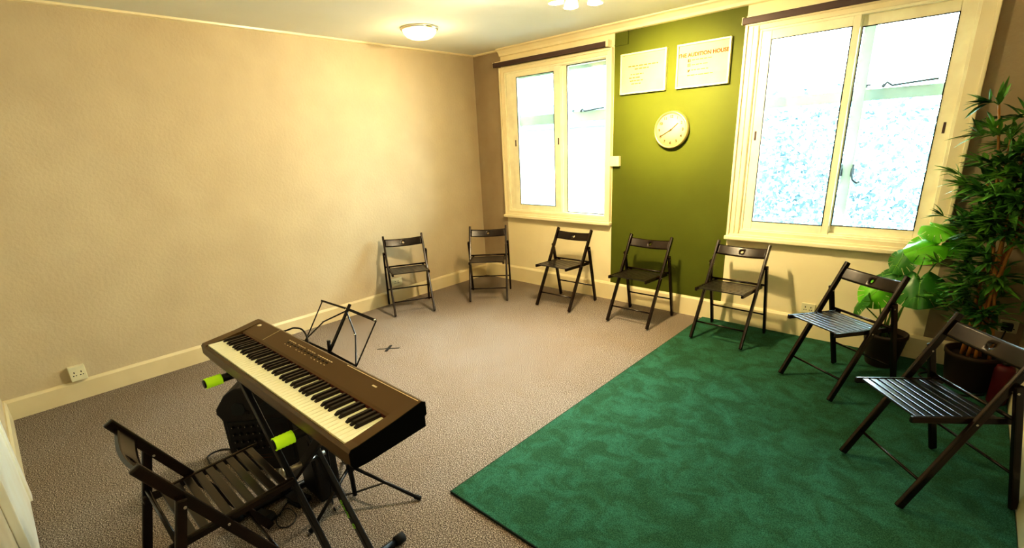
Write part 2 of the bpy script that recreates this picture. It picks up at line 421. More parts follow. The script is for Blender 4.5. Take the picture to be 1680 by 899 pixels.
chairs = [
    ((.447, -1.794), (.653, -1.415), 'black slatted folding chair against the long left wall, nearest the wall socket'),
    ((.743, -1.000), (1.065, -.726), 'black folding chair set in the far corner between the two walls'),
    ((1.416, -.655), (1.848, -.640), 'black folding chair under the narrower window left of the olive wall'),
    ((2.274, -.624), (2.702, -.620), 'black folding chair standing in front of the olive green wall, beneath the clock'),
    ((3.08, -.605), (3.524, -.620), 'black folding chair on the rug corner, half before olive and half before cream wall'),
    ((3.856, -.864), (4.223, -1.108), 'black folding chair angled on the green rug in front of the broad-leaved monstera'),
    ((4.398, -1.642), (4.69, -1.98), 'black folding chair on the green rug by the bamboo, closest to the right wall'),
]
proto = make_chair()
for i, (a, b, lab) in enumerate(chairs):
    c = proto if i == 0 else copy_tree(proto)
    u = Vector((b[0] - a[0], b[1] - a[1], 0)).normalized(); p = Vector((-u.y, u.x, 0))
    mid = Vector(((a[0] + b[0]) / 2, (a[1] + b[1]) / 2, 0)) + p * .232
    z = .014 if mid.x > 2.95 else 0
    if i == 6: mid += Vector((-.03, 0, 0))
    if i == 4: z = .014
    c.location = (mid.x, mid.y, z); c.rotation_euler = (0, 0, math.atan2(u.y, u.x)); tag(c, lab, 'chair', G8)
c = copy_tree(proto); c.location = (2.69, -4.125, 0); c.rotation_euler = (0, 0, PI)
tag(c, 'black folding chair drawn up to the keyboard as a player seat, seen from behind', 'chair', G8)

# ------------------------------------------------------------------ keyboard
PX0, PX1 = 2.122, 3.457
t = thing('digital_piano', 'black 88-key stage piano resting on the X-shaped stand', 'piano', (PX0, -3.90, .79))
X = PX1 - PX0
KX0 = .066; KW = 1.222 / 52; KX1 = KX0 + 52 * KW
prof_mid = [(0.004, 0), (-.004, .02), (-.004, .058), (.004, .066), (.012, .062), (.012, .05), (.162, .05), (.162, .083), (.172, .088), (.262, .110), (.274, .104), (.274, .06), (.266, .055), (.266, .005), (.2, -.012), (.05, -.012)]
prof_end = [(0.004, .004), (-.004, .02), (-.004, .058), (.004, .068), (.03, .070), (.16, .090), (.262, .110), (.274, .104), (.274, .06), (.266, .055), (.266, .018), (.05, .002)]
MB().prism(prof_mid, KX0, KX1, 'x').build('body', M['piano'], t)
MB().prism(prof_end, .012, KX0, 'x').build('end_cheek', M['piano'], t)
MB().prism(prof_end, KX1, X - .004, 'x').build('end_cheek', M['piano'], t)
MB().prism([(y, z - .0) for y, z in [(0.010, .002), (.0, .02), (.0, .054), (.02, .064), (.16, .084), (.255, .104), (.272, .098), (.272, .06), (.264, .055), (.264, .007), (.2, -.008), (.05, -.008)]], -.004, .012, 'x').build('side_cap', M['piano'], t)
MB().prism(prof_end, X - .004, X, 'x').build('side_cap', M['piano_side'], t)
MB().bb(KX0, KX1, .1605, .1625, .05, .083).build('felt_strip', M['redfelt'], t)
wk0 = MB().bb(.0006, KW - .0006, -.004, .146, .0, .020, .0012).build('white_key', M['wkey'], t)
for i in range(52):
    k = wk0 if i == 0 else wk0.copy()
    if i: COL.objects.link(k)
    k.parent = t; k.location = (KX0 + i * KW, .015, .0505)
bkm = MB().prism([(.0, .0), (.0, .004), (.012, .0125), (.092, .0125), (.092, 0)], -.0062, .0062, 'x', bevel=.0012)
bk0 = bkm.build('black_key', M['bkey'], t); first = True
for i in range(51):
    note = (i + 5) % 7  # 0 = C ; i=0 is A
    if note in (2, 6): continue
    k = bk0 if first else bk0.copy()
    if not first: COL.objects.link(k)
    first = False; k.parent = t
    off = {0: -.0015, 1: .0015, 3: -.002, 4: 0, 5: .002}[note]
    k.location = (KX0 + (i + 1) * KW + off, .069, .0695)
# panel details, on the sloping control panel
def pz(y): return .088 + (y - .172) * (.022 / .09) + .0006
def on_panel(mb, x, y, w_, h_, th=.0012): mb.box((x, y, pz(y)), (w_, h_, th), rot=(math.atan(.022 / .09), 0, 0)); return mb
MB().lathe([(0, .004), (.0085, .004), (.010, .0025), (.010, 0)], 20, Matrix.Translation((.102, .232, pz(.232)))).build('power_button', M['print'], t)
sl = MB(); on_panel(sl, .272, .219, .0015, .085); sl.build('panel_seam', M['print'], t)
for k in range(22):
    x = .425 + k * .0175
    if k in (4, 9, 14): continue
    on_panel(MB(), x, .238, .011, .0035).build('panel_button', M['print'], t)
for k in range(14):
    x = .43 + k * .027
    if k in (3, 8): continue
    on_panel(MB(), x, .212, .008, .003).build('panel_button', M['print'], t)
for k in range(12): on_panel(MB(), .435 + k * .031, .225, .016, .006, .003).build('panel_button', M['bkey'], t)
lg = MB(); on_panel(lg, 1.105, .232, .026, .006); lg.build('badge', M['print'], t)
gr = MB(); on_panel(gr, 1.10, .257, .44, .0025); gr.build('rear_slot', M['print'], t)

# ------------------------------------------------------------------ keyboard stand
LX, RX, ZT = 2.315, 3.035, .733
t = thing('keyboard_stand', 'black double-braced X stand with neon green foam ends under the keyboard', 'stand', (0, 0, 0))
for x in (LX, RX):
    MB().tube([(x, -3.972, ZT), (x, -3.59, ZT)], .018, 14).build('support_arm', M['metal_black'], t)
    fm = MB()
    pr = [(-3.965 + k * .0065) for k in range(11)]
    fm.tube([(x, y, ZT) for y in pr], [.0222 if k % 2 else .0238 for k in range(11)], 18)
    fm.build('foam_grip', M['neon'], t)
    ft = MB().tube([(x, -3.985, .021), (x, -3.54, .021)], .017, 14).build('foot_tube', M['metal_black'], t)
    for y in (-3.985, -3.555):
        MB().tube([(x, y - .02, .0215), (x, y + .025, .0215)], .0215, 14).build('rubber_cap', M['rubber'], ft)
def brace(ya, x0, x1, d=.026, w=.040): return MB().bar((x0, ya, ZT - .012), (x1, ya, .024), d, w, up=(0, 1, 0) if 0 else (1, 0, 1), bevel=.003)
def xbar(ya, x0, x1):
    a = Vector((x0, ya, ZT - .014)); b = Vector((x1, ya, .03)); dz = (b - a).normalized()
    upv = Vector((0, 1, 0))
    return MB().bar(a, b, .038, .024, up=upv, bevel=.004)
lf = xbar(-3.83, LX, RX).build('leg', M['metal_black'], t)
lb = xbar(-3.685, LX, RX).build('leg', M['metal_black'], t)
xbar(-3.757, RX, LX).build('leg', M['metal_black'], t)
cxp = (LX + RX) / 2; czp = (ZT - .014 + .03) / 2
MB().tube([(cxp, -3.86, czp), (cxp, -3.66, czp)], .012, 12).lathe([(0, .012), (.02, .012), (.024, .006), (.024, 0), (0, 0)], 16, Matrix.Translation((cxp, -3.846, czp)) @ Matrix.Rotation(PI / 2, 4, 'X')).build('pivot_bolt', M['steel'], t)
# lettering and round emblem on the rear brace, running down the bar
a = Vector((LX, -3.685, ZT - .014)); b = Vector((RX, -3.685, .03)); dr = (b - a).normalized(); nrm = Vector((0, -1, 0)); up2 = nrm.cross(dr)
def on_bar(x, off=0):
    s = (x - a.x) / (b.x - a.x); p = a + (b - a) * s + up2 * off + Vector((0, -.0126, 0))
    m = Matrix((dr, up2, nrm)).transposed().to_4x4(); m.translation = p; return m
text_mesh('logo_text', 'Gravity', .030, M['logo'], t, on_bar(2.868), bold=.0006)
em = MB().lathe([(.006, .0006), (.013, .0006), (.013, 0), (.006, 0), (.006, .0006)], 20, on_bar(2.928)); em.build('logo_emblem', M['logo'], t)

# ------------------------------------------------------------------ music stand
t = thing('music_stand', 'folding black wire music stand behind the keyboard', 'music stand', (2.604, -3.522, 0))
MB().tube([(0, 0, .012), (0, 0, .80)], .011, 12).tube([(0, 0, .80), (0, .004, .86)], .008).build('pole', M['metal_black'], t)
MB().tube([(0, 0, .16), (0, 0, .20)], .019, 12).tube([(-.02, 0, .186), (-.045, 0, .186)], .008).build('collar', M['metal_black'], t)
MB().tube([(0, 0, .77), (0, 0, .80)], .016, 12).tube([(.0, .01, .785), (.035, .02, .75)], .007).build('desk_clamp', M['metal_black'], t)
for k, (fx, fy) in enumerate(((.274, .196), (.062, -.262), (-.312, .110))):
    rr = math.hypot(fx, fy); ux, uy = fx / rr, fy / rr
    L_ = MB().tube([(ux * .018, uy * .018, .178), (fx, fy, .010)], .0085, 10).build('leg', M['metal_black'], t)
    MB().tube([(fx * .93, fy * .93, .02), (fx * 1.03, fy * 1.03, .011)], .011, 10).build('rubber_foot', M['rubber'], L_)
    MB().bar((ux * .01, uy * .01, .03), (fx * .52, fy * .52, .098), .012, .004, bevel=0).build('brace', M['metal_black'], t)
sn, cs = math.sin(math.radians(35)), math.cos(math.radians(35))
dk = lambda u, v, w_=0: Vector((u, v * sn - w_ * cs, .805 + v * cs + w_ * sn))
dt = MB()
dt.bar(dk(0, -.01), dk(0, .235), .018, .006, up=(0, -1, 0), bevel=.001)
dt.bar(dk(0, .21, .006), dk(-.24, .205, .006), .009, .004, up=(0, -cs, sn))
dt.bar(dk(0, .21, .006), dk(.24, .205, .006), .012, .004, up=(0, -cs, sn))
for s in (-1, 1):
    dt.bar(dk(s * .24, .205), dk(s * .235, -.005), .006, .003, up=(0, -cs, sn))
    dt.bar(dk(0, .20, .004), dk(s * .145, .115, .004), .006, .003, up=(0, -cs, sn))
    dt.bar(dk(s * .145, .115, .004), dk(s * .235, 0, .004), .006, .003, up=(0, -cs, sn))
    dt.bar(dk(0, .0, .002), dk(s * .235, -.005, .002), .010, .003, up=(0, -cs, sn))
    dt.bar(dk(s * .235, -.005, 0), dk(s * .235, -.005, .03), .008, .003)
dt.build('desk', M['metal_black'], t)
for p in (dk(0, .205, .009), dk(-.145, .115, .009), dk(.145, .115, .009), dk(.24, .205, .009), dk(0, .01, .008), dk(-.003, -.012, .01)): MB().sphere(p, .0045, 8).build('rivet', M['chrome'], t)

# ------------------------------------------------------------------ powered speaker with mixer, second cabinet, pedal, cables
t = thing('powered_speaker', 'black portable speaker with handle recess and mixer knobs below the left keys', 'speaker', (1.90, -3.85, 0), math.radians(48))
out = [(0, 0), (.355, 0), (.355, .43), (.33, .475), (.27, .505), (.17, .518), (.09, .508), (.035, .475), (.004, .43), (-.018, .40), (-.022, .37), (-.006, .345), (0, .33)]
MB().prism([(x, z + .0) for x, z in out], .0, .27, 'y', bevel=.012).build('cabinet', M['softblack'], t)
MB().bb(.02, .335, -.008, .004, .06, .32, .004).build('mixer_panel', M['black'], t)
MB().prism([(.06, .36), (.11, .352), (.13, .385), (.125, .42), (.09, .432), (.062, .41)], -.003, .004, 'y').build('handle_recess', M['seal'], t)
MB().prism([(.20, .30 + .05), (.27, .345), (.30, .38), (.29, .42), (.24, .43), (.2, .40)], -.003, .004, 'y').build('handle_recess', M['seal'], t)
MB().bb(.128, .148, -.006, .002, .36, .378, .002).build('switch', M['bkey'], t)
for r_ in range(4):
    for c_ in range(6):
        kx, kz = .05 + c_ * .034, .29 - r_ * .045
        k_o = MB().tube([(kx, -.006, kz), (kx, -.022, kz)], .0085, 10).build('knob', M['black'], t)
        MB().bb(kx - .0012, kx + .0012, -.0235, -.0215, kz, kz + .008).build('knob_pointer', M['steel'], k_o)
MB().bb(.265, .31, -.010, -.007, .215, .29).build('panel_badge', M['softblack'], t)
MB().bb(.05, .22, -.010, -.0075, .085, .088).build('panel_marking', M['iconink'], t)
MB().bb(.05, .22, -.010, -.0075, .105, .107).build('panel_marking', M['iconink'], t)
MB().sphere((.245, -.004, .47), .006, 8).build('screw', M['steel'], t)

t = thing('speaker_cabinet', 'plain black box speaker between the stand legs, behind the mixer speaker', 'speaker', (2.345, -3.66, 0))
MB().bb(0, .175, 0, .115, .012, .42, .010).build('cabinet', M['softblack'], t)
MB().bb(.012, .163, -.004, .004, .03, .40, .003).build('grille', M['black'], t)
for x_ in (.01, .14): MB().bb(x_, x_ + .025, .01, .10, 0, .014).build('rubber_foot', M['rubber'], t)

t = thing('sustain_pedal', 'small black sustain pedal on the carpet below the keyboard', 'pedal', (2.42, -3.725, 0), math.radians(12))
MB().bb(-.055, .04, -.035, .04, 0, .022, .004).build('base', M['black'], t)
MB().prism([(-.07, .022), (.05, .030), (.05, .036), (-.07, .036)], -.03, .032, 'y').build('treadle', M['softblack'], t)
t = MB().prism([(0, 0), (.11, 0), (.11, .016), (.09, .035), (0, .022)], 0, .055, 'y', bevel=.003).build('power_adapter', M['black'], None, (2.35, -3.93, 0))
t.rotation_euler = (0, 0, .3)
tag(t, 'slim black power adapter lying on carpet under the player seat', 'adapter')

def cable(pts, r, name, lab, m='black'):
    cu = bpy.data.curves.new(name, 'CURVE'); cu.dimensions = '3D'; cu.bevel_depth = r; cu.bevel_resolution = 2; cu.resolution_u = 10
    sp = cu.splines.new('BEZIER'); sp.bezier_points.add(len(pts) - 1)
    for bp_, p in zip(sp.bezier_points, pts): bp_.co = p; bp_.handle_left_type = bp_.handle_right_type = 'AUTO'
    cu.materials.append(M[m]); to = bpy.data.objects.new('t', cu); COL.objects.link(to)
    me = bpy.data.meshes.new_from_object(to.evaluated_get(bpy.context.evaluated_depsgraph_get())); bpy.data.objects.remove(to)
    o = bpy.data.objects.new(name, me); COL.objects.link(o)
    return tag(o, lab, 'cable')
cable([(2.30, -3.625, .862), (2.33, -3.60, .868), (2.42, -3.58, .898), (2.50, -3.575, .895), (2.545, -3.585, .85), (2.56, -3.60, .6), (2.555, -3.60, .2), (2.555, -3.62, .004), (2.62, -3.64, .004)], .004, 'power_cable', 'thin black lead arching up behind the left end of the keyboard')
cable([(2.355, -3.72, .006), (2.37, -3.76, .005), (2.42, -3.82, .005), (2.46, -3.86, .005), (2.54, -3.85, .005), (2.53, -3.80, .005), (2.46, -3.78, .008), (2.42, -3.80, .010), (2.45, -3.84, .012)], .0028, 'pedal_cable', 'thin looped black lead coiled on the carpet beside the pedal')
cable([(1.79, -3.80, .006), (1.74, -3.80, .005), (1.62, -3.80, .005), (1.60, -3.895, .005), (1.66, -3.915, .005), (1.765, -3.915, .005), (1.88, -3.89, .005)], .0045, 'speaker_cable', 'black lead bent over the carpet left of the mixer speaker')

# tape cross on the carpet
tp = MB().bar((1.030, -2.382, .0012), (1.168, -2.242, .0012), .016, .0012, up=(0, 0, 1)).bar((1.135, -2.362, .0022), (1.053, -2.250, .0022), .026, .0012, up=(0, 0, 1)).build('tape_cross', M['tape'])
tag(tp, 'small black tape cross stuck on the grey carpet', 'tape')

# ------------------------------------------------------------------ posters, clock, switch, sockets
def poster(x0, x1, z0, z1, lab):
    t = thing('framed_poster', lab, 'picture', ((x0 + x1) / 2, -.004, (z0 + z1) / 2), 0, 'framed notices on the olive wall')
    w_, h_ = (x1 - x0) / 2, (z1 - z0) / 2
    f = MB(); ring(f, -w_, w_, -h_, h_, .014, .014, .014, .014, -.030, 0, .002); f.build('frame', M['white'], t)
    MB().bb(-w_ + .012, w_ - .012, -.014, -.004, -h_ + .012, h_ - .012).build('paper', M['paper'], t)
    MB().bb(-w_ + .013, w_ - .013, -.0190, -.0180, -h_ + .013, h_ - .013).build('glazing', M['pglass'], t)
    return t
RXY = Matrix.Rotation(PI / 2, 4, 'X')
def words(mb, x0, x1, z, th, seed):
    r = random.Random(seed); x = x0
    while x < x1 - .006:
        w_ = min(r.uniform(.014, .045), x1 - x); mb.bb(x, x + w_, -.0150, -.0141, z - th / 2, z + th / 2); x += w_ + .008
p1 = poster(2.013, 2.468, 2.060, 2.406, 'white framed notice with centred small print, further from the wide window')
l = MB()
for (a0, a1, z, th) in ((-.150, .145, .062, .009), (-.085, .055, .036, .009), (-.125, .005, -.008, .008), (-.140, -.02, -.036, .008), (-.130, .0, -.062, .008), (-.115, -.02, -.088, .008)): words(l, a0, a1, z, th, int(z * 1000) + 99)
l.build('print_lines', M['ink'], p1)
p2 = poster(2.564, 3.016, 2.058, 2.405, 'white framed notice with red heading and three social icons')
text_mesh('heading', 'THE AUDITION HOUSE', .041, M['redink'], p2, Matrix.Translation((-.005, -.0146, .082)) @ RXY, bold=.0016)
ic = MB()
ic.bb(-.130, -.108, -.0150, -.0141, .028, .052)
ic.build('icon', M['iconink'], p2)
text_mesh('icon_letter', 'f', .026, M['paper'], p2, Matrix.Translation((-.117, -.0153, .040)) @ RXY, bold=.0006)
ic = MB(); ring(ic, -.131, -.107, -.008, .016, .004, .004, .004, .004, -.0150, -.0141, 0)
ic.lathe([(.0035, .0006), (.0062, .0006), (.0062, 0), (.0035, 0), (.0035, .0006)], 16, Matrix.Translation((-.119, -.0145, .004)) @ RXY)
ic.build('icon', M['iconink'], p2)
MB().prism([(-.131, -.048), (-.126, -.044), (-.131, -.028), (-.121, -.036), (-.118, -.030), (-.113, -.029), (-.108, -.032), (-.110, -.040), (-.117, -.048), (-.124, -.050)], -.0150, -.0141, 'y').build('icon', M['iconink'], p2)
l = MB()
for (a0, a1, z, th) in ((-.095, .075, .042, .006), (-.095, .04, .004, .006), (-.095, .05, -.036, .006), (-.130, .09, -.076, .006)): words(l, a0, a1, z, th, int(z * 1000) + 5)
l.build('print_lines', M['ink'], p2)

t = thing('wall_clock', 'round white wall clock with silver rim beneath the framed notices', 'clock', (2.548, 0, 1.722))
R_ = .158
RY = Matrix.Rotation(PI / 2, 4, 'X')
MB().lathe([(0, 0), (R_, 0), (R_ + .004, .02), (R_, .046), (R_ - .008, .052), (R_ - .016, .048), (R_ - .018, .036), (0, .036)], 56, RY).build('rim', M['silver'], t)
MB().lathe([(0, .0375), (R_ - .018, .0375), (R_ - .018, .036), (0, .036)], 56, RY).build('face', M['clockface'], t)
for k in range(1, 13):
    an = PI / 2 - k * PI / 6
    text_mesh('numeral', str(k), .032, M['iconink'], t, Matrix.Translation((math.cos(an) * .112, -.0382, math.sin(an) * .112)) @ RXY, bold=.0007)
def hand(ang, ln, w_, y):
    an = PI / 2 - math.radians(ang); dx, dz = math.cos(an), math.sin(an)
    MB().bar((-dx * .02, y, -dz * .02), (dx * ln, y, dz * ln), .0015, w_, up=(-dz, 0, dx)).build('hand', M['iconink'], t)
hand(241, .118, .007, -.041); hand(51, .085, .008, -.0395)
MB().lathe([(0, .043), (.007, .043), (.007, .037)], 16, RY).build('hub', M['iconink'], t)

sw = thing('wall_switch', 'small cream surface box at the edge of the olive wall by the window', 'switch', (1.972, 0, 1.455))
MB().bb(-.052, .052, -.04, 0, -.048, .048, .004).build('box', M['white'], sw)
MB().bb(-.012, .012, -.044, -.038, -.02, .02, .002).build('rocker', M['white'], sw)

def socket(loc, rz, w_, h_, d, lab, n=2):
    t = thing('wall_socket', lab, 'socket', loc, rz, 'low wall sockets')
    MB().bb(-w_ / 2, w_ / 2, -d, 0, -h_ / 2, h_ / 2, .004).build('plate', M['white'], t)
    for k in range(n):
        x = (k - (n - 1) / 2) * .04
        hm = MB(); hm.bb(x - .003, x + .003, -d - .001, -d + .001, .004, .016).bb(x - .011, x - .004, -d - .001, -d + .001, -.016, -.010).bb(x + .004, x + .011, -d - .001, -d + .001, -.016, -.010)
        hm.build('pin_hole', M['black'], t)
    return t
socket((0, -4.255, .212), PI / 2, .095, .11, .045, 'cream surface socket box low on the bare left wall above its skirting')
s_ = socket((0, -1.436, .232), PI / 2, .15, .09, .012, 'white double wall socket low behind the chair on the left wall')
socket((3.82, 0, .262), 0, .10, .085, .01, 'pale wall socket under the wide window just above the skirting')
sk_ = socket((4.985, 0, .365), 0, .09, .085, .02, 'white socket low in the corner behind the bamboo plant')
pl = MB().bb(-.035, .02, -.06, -.021, -.03, .02, .006).tube([(-.01, -.05, -.03), (-.02, -.05, -.1), (-.03, -.04, -.32), (-.1, -.045, -.344)], .004).build('black_plug', M['black'], None, (4.985, 0, .375))
tag(pl, 'black plug and lead hanging from the corner socket', 'plug')

# ------------------------------------------------------------------ ceiling lights
dm = thing('ceiling_light', 'glowing glass bowl light flush on the ceiling near the far corner', 'light', (.775, -1.38, H))
MB().lathe([(0, 0), (.165, 0), (.168, -.012), (.158, -.022), (.150, -.018), (.150, 0)], 40).build('rim', M['chrome'], dm)
MB().lathe([(.150, -.018), (.142, -.045), (.118, -.070), (.080, -.086), (.04, -.093), (0, -.095)], 40).build('bowl', M['domelit'], dm)
cl = thing('chandelier', 'small ceiling chandelier with glass cups and bare lit bulbs', 'light', (2.60, -1.55, H))
MB().lathe([(0, 0), (.07, 0), (.068, -.015), (.03, -.03), (.012, -.05), (.012, -.12), (.02, -.14), (0, -.155)], 28).build('rose', M['chrome'], cl)
bulbs = []
for k in range(5):
    an = math.radians(145 + 72 * k); ux, uy = math.cos(an), math.sin(an)
    MB().tube([(ux * .01, uy * .01, -.10), (ux * .06, uy * .06, -.13), (ux * .115, uy * .115, -.115), (ux * .14, uy * .14, -.095), (ux * .14, uy * .14, -.115)], .005, 8).build('arm', M['chrome'], cl)
    MB().lathe([(.012, -.115), (.030, -.125), (.046, -.150), (.050, -.18), (.047, -.18), (.043, -.152), (.028, -.129), (.012, -.119)], 24, Matrix.Translation((ux * .14, uy * .14, 0))).build('glass_cup', M['cupglass'], cl)
    MB().sphere((ux * .14, uy * .14, -.170), .021, 16).build('bulb', M['bulb'], cl)
    bulbs.append((2.60 + ux * .14, -1.55 + uy * .14, H - .170))

def lamp(kind, loc, energy, col, size=.05, rot=None, name='lamp_light', spot=None):
    ld = bpy.data.lights.new(name, kind); ld.energy = energy; ld.color = col
    if kind in ('POINT', 'SPOT'): ld.shadow_soft_size = size
    if kind == 'SPOT': ld.spot_size = spot[0]; ld.spot_blend = spot[1]
    o = bpy.data.objects.new(name, ld); COL.objects.link(o); o.location = loc
    if rot: o.rotation_euler = rot
    return o
WARM = (1, .70, .34)
lamp('POINT', (2.60, -1.55, H - .23), 44, (1, .80, .50), .07)
lamp('POINT', (.775, -1.38, H - .20), 5, (1, .74, .40), .12)
lamp('POINT', (4.4, -3.85, H - .25), 13, (1, .80, .52), .10)
# spots added beside the chandelier to brighten floor, back wall and left wall
for k_, (tgt, en, colr, cone) in enumerate((((2.0, -2.1, 0), 215, (1, .93, .80), 88), ((2.6, 0, 1.2), 150, (1, .80, .46), 120), ((0, -2.7, 1.25), 82, (1, .82, .55), 115))):
    an_ = math.radians((215, 60, 180)[k_])
    s = lamp('SPOT', (2.60 + .15 * math.cos(an_), -1.55 + .15 * math.sin(an_), H - .20), en, colr, .04, name='aimed_spot', spot=(math.radians(cone), 1.0))
    s.rotation_euler = (Vector(tgt) - Vector(s.location)).to_track_quat('-Z', 'Y').to_euler()
s = lamp('SPOT', (2.585, -1.39, H - .19), 175, (1, .82, .22), .04, name='aimed_spot', spot=(math.radians(56), 1.0))
s.rotation_euler = (Vector((2.53, 0, 2.02)) - Vector(s.location)).to_track_quat('-Z', 'Y').to_euler()

# ------------------------------------------------------------------ plants
def leaf_mb(mb, base, tip, nrm, wd, droop=.15):
    """lanceolate leaf, two rows of quads with a fold along the midrib"""
    base = Vector(base); tip = Vector(tip); d = tip - base; ln = d.length; dn = d.normalized()
    nrm = Vector(nrm); sd = dn.cross(nrm); sd = sd.normalized() if sd.length > 1e-3 else Vector((1, 0, 0)); up = sd.cross(dn).normalized()
    prof = [(0, .05), (.22, .75), (.5, 1), (.78, .6), (1, 0)]
    cen = [base + d * s - Vector((0, 0, 1)) * droop * ln * s * s for s, _ in prof]
    bm = mb.bm; C_ = [bm.verts.new(c) for c in cen]
    for sg in (-1, 1):
        E_ = [bm.verts.new(c + sd * sg * wd * w_ + up * wd * .25 * w_) for c, (s, w_) in zip(cen[:-1], prof[:-1])]
        for i in range(len(prof) - 2):
            bm.faces.new((C_[i], C_[i + 1], E_[i + 1], E_[i]))
        bm.faces.new((C_[-2], C_[-1], E_[-1]))
def pot(name, lab, loc, r0, r1, h, par=None):
    pass
t = thing('bamboo_plant', 'tall artificial bamboo with orange canes in a brown pot, in the corner', 'plant', (4.84, -.335, .014))
MB().lathe([(0, 0), (.105, 0), (.112, .01), (.140, .22), (.146, .225), (.146, .25), (.132, .25), (.128, .215), (0, .21)], 32).build('pot', M['pot'], t)
MB().lathe([(0, .222), (.129, .215)], 24).build('soil', M['soil'], t)
canes = []
rnd = random.Random(3)
tops = [(-.175, -.06, 1.74), (-.09, -.02, 1.55), (-.03, .05, 1.66), (.04, -.08, 1.48), (.10, .03, 1.40), (-.14, .08, 1.30), (-.02, -.13, 1.22), (.12, -.10, 1.62)]
for k, (dx, dy, hz) in enumerate(tops):
    an = k * 2.4; bx, by = .075 * math.cos(an) * (k % 3 + 1) / 3 * 1.2, .075 * math.sin(an) * (k % 3 + 1) / 3 * 1.2
    pts = []; rs = []
    nn = 9
    for i in range(nn + 1):
        s_ = i / nn; q = Vector((bx + (dx - bx) * s_ ** 1.4, by + (dy - by) * s_ ** 1.4, .20 + (hz - .20) * s_))
        pts.append(q); rs.append(.0105 * (1 - .45 * s_) * 1.0)
        if 0 < i < nn: pts.append(q + Vector((0, 0, .006))); rs.append(.0128 * (1 - .45 * s_)); pts.append(q + Vector((0, 0, .012))); rs.append(.0105 * (1 - .45 * s_))
    MB().tube(pts, rs, 8).build('cane', M['bamboo'], t); canes.append(pts)
fo = MB(); tw = MB()
def tuft(c, out, n=7, ln=.15, spread=1.0):
    for i in range(n):
        d = Vector((out.x + rnd.uniform(-1, 1) * spread, out.y + rnd.uniform(-1, 1) * spread, out.z + rnd.uniform(-.35, .75))).normalized()
        l = ln * rnd.uniform(.6, 1.15)
        tipw = c + d * l
        # keep leaves inside the room
        wx, wy = tipw.x + 4.84, tipw.y - .335
        if wx > XW - .03 or wy > -.03: continue
        leaf_mb(fo, c, tipw, (rnd.uniform(-.3, .3), rnd.uniform(-.3, .3), 1), rnd.uniform(.010, .017), rnd.uniform(.05, .35))
for ci, pts in enumerate(canes):
    for p in pts:
        if p.z < .42: continue
        dens = 3 if p.z > .95 else 1
        for _ in range(dens):
            if rnd.random() < .25: continue
            an = rnd.uniform(0, 2 * PI)
            if rnd.random() < .5: an = rnd.uniform(PI * .85, PI * 1.6)
            L1 = rnd.uniform(.03, .14) * (1.1 if p.z < 1.5 else .7)
            o_ = Vector((math.cos(an), math.sin(an), rnd.uniform(.0, .5)))
            q = p + o_ * L1
            if q.x + 4.84 > XW - .05 or q.y - .335 > -.06: continue
            tw.tube([p, p + o_ * L1 * .6 + Vector((0, 0, .01)), q], .0022, 5)
            tuft(q, o_, 7, .14, .9)
    tuft(pts[-1], Vector((0, 0, 1)), 9, .15, .8)
# stray low spray reaching towards the window
for (qx, qy, qz) in ((-.30, -.02, 1.10), (-.27, -.10, .82), (-.20, -.14, .60), (-.12, -.18, .48), (-.28, -.02, .55)):
    p = Vector((-.06, 0, qz - .12)); q = Vector((qx, qy, qz)); tw.tube([p, (p + q) / 2 + Vector((0, 0, .02)), q], .0022, 5); tuft(q, (q - p).normalized(), 9, .12, .8); tuft((p + q) / 2, (q - p).normalized(), 6, .12, .8)
fo.build('foliage', M['bleaf'], t); tw.build('twigs', M['stemgreen'], t)

def mon_leaf(center, nrm, tipdir, size, parent, m, curl=.18):
    """heart-shaped monstera blade with cut lobes; returns base point"""
    n_ = Vector(nrm).normalized(); d = Vector(tipdir); d = (d - n_ * d.dot(n_)).normalized(); s_ = d.cross(n_).normalized()
    bm = bmesh.new(); NS = 72
    def outline(a):  # a from 0 (tip) to pi (base notch)
        r = .5 * (1 + .16 * math.cos(a) - .10 * math.cos(2 * a)) + .03 * math.cos(a) ** 8
        if a > 2.7: r *= 1 - .55 * (a - 2.7) / (PI - 2.7)
        return r
    slits = [.62, 1.02, 1.45, 1.9]
    rings = {}
    fr = [.12, .35, .6, .8, 1.0]
    cen = bm.verts.new(Vector(center))
    def P(a, sg, f):
        r = outline(a) * size * f
        x = math.cos(a) * r; y = math.sin(a) * r * .92 * sg
        z = -curl * size * ((f * 1.0) ** 2) * (.35 + .65 * abs(math.sin(a))) + .05 * size * math.sin(abs(y) / size * 14) * f
        return Vector(center) + d * x + s_ * y + n_ * z
    for sg in (-1, 1):
        prev = None
        for i in range(NS + 1):
            a = PI * i / NS
            ring_ = [bm.verts.new(P(a, sg, f)) for f in fr]
            if prev:
                am = PI * (i - .5) / NS
                cut = min(abs(am - q) for q in slits)
                lim = 5 if cut > .03 else 3
                bm.faces.new((cen, prev[0], ring_[0]) if sg > 0 else (cen, ring_[0], prev[0]))
                for j in range(4):
                    if j + 1 >= lim: break
                    fcs = (prev[j], prev[j + 1], ring_[j + 1], ring_[j])
                    bm.faces.new(fcs if sg > 0 else fcs[::-1])
            prev = ring_
    for f in bm.faces: f.smooth = True
    bmesh.ops.remove_doubles(bm, verts=list(bm.verts), dist=.0005)
    q = MB(); q.bm.free(); q.bm = bm
    lo_ = q.build('leaf', m, parent)
    v = MB()
    v.tube([P(PI, 1, .5), Vector(center) + n_ * .001, P(0, 1, .55), P(0, 1, .95)], [.003, .0028, .002, .001], 6)
    for sg in (-1, 1):
        for a in (.4, .7, 1.0, 1.32, 1.65, 2.0, 2.4):
            v.tube([P(PI, 1, .3) * .0 + Vector(center) + d * size * .28 * math.cos(a), P(a, sg, .62), P(a, sg, .9)], [.0014, .0011, .0006], 5)
    v.build('vein', M['vein'], lo_)
    return P(PI, 1, .45)
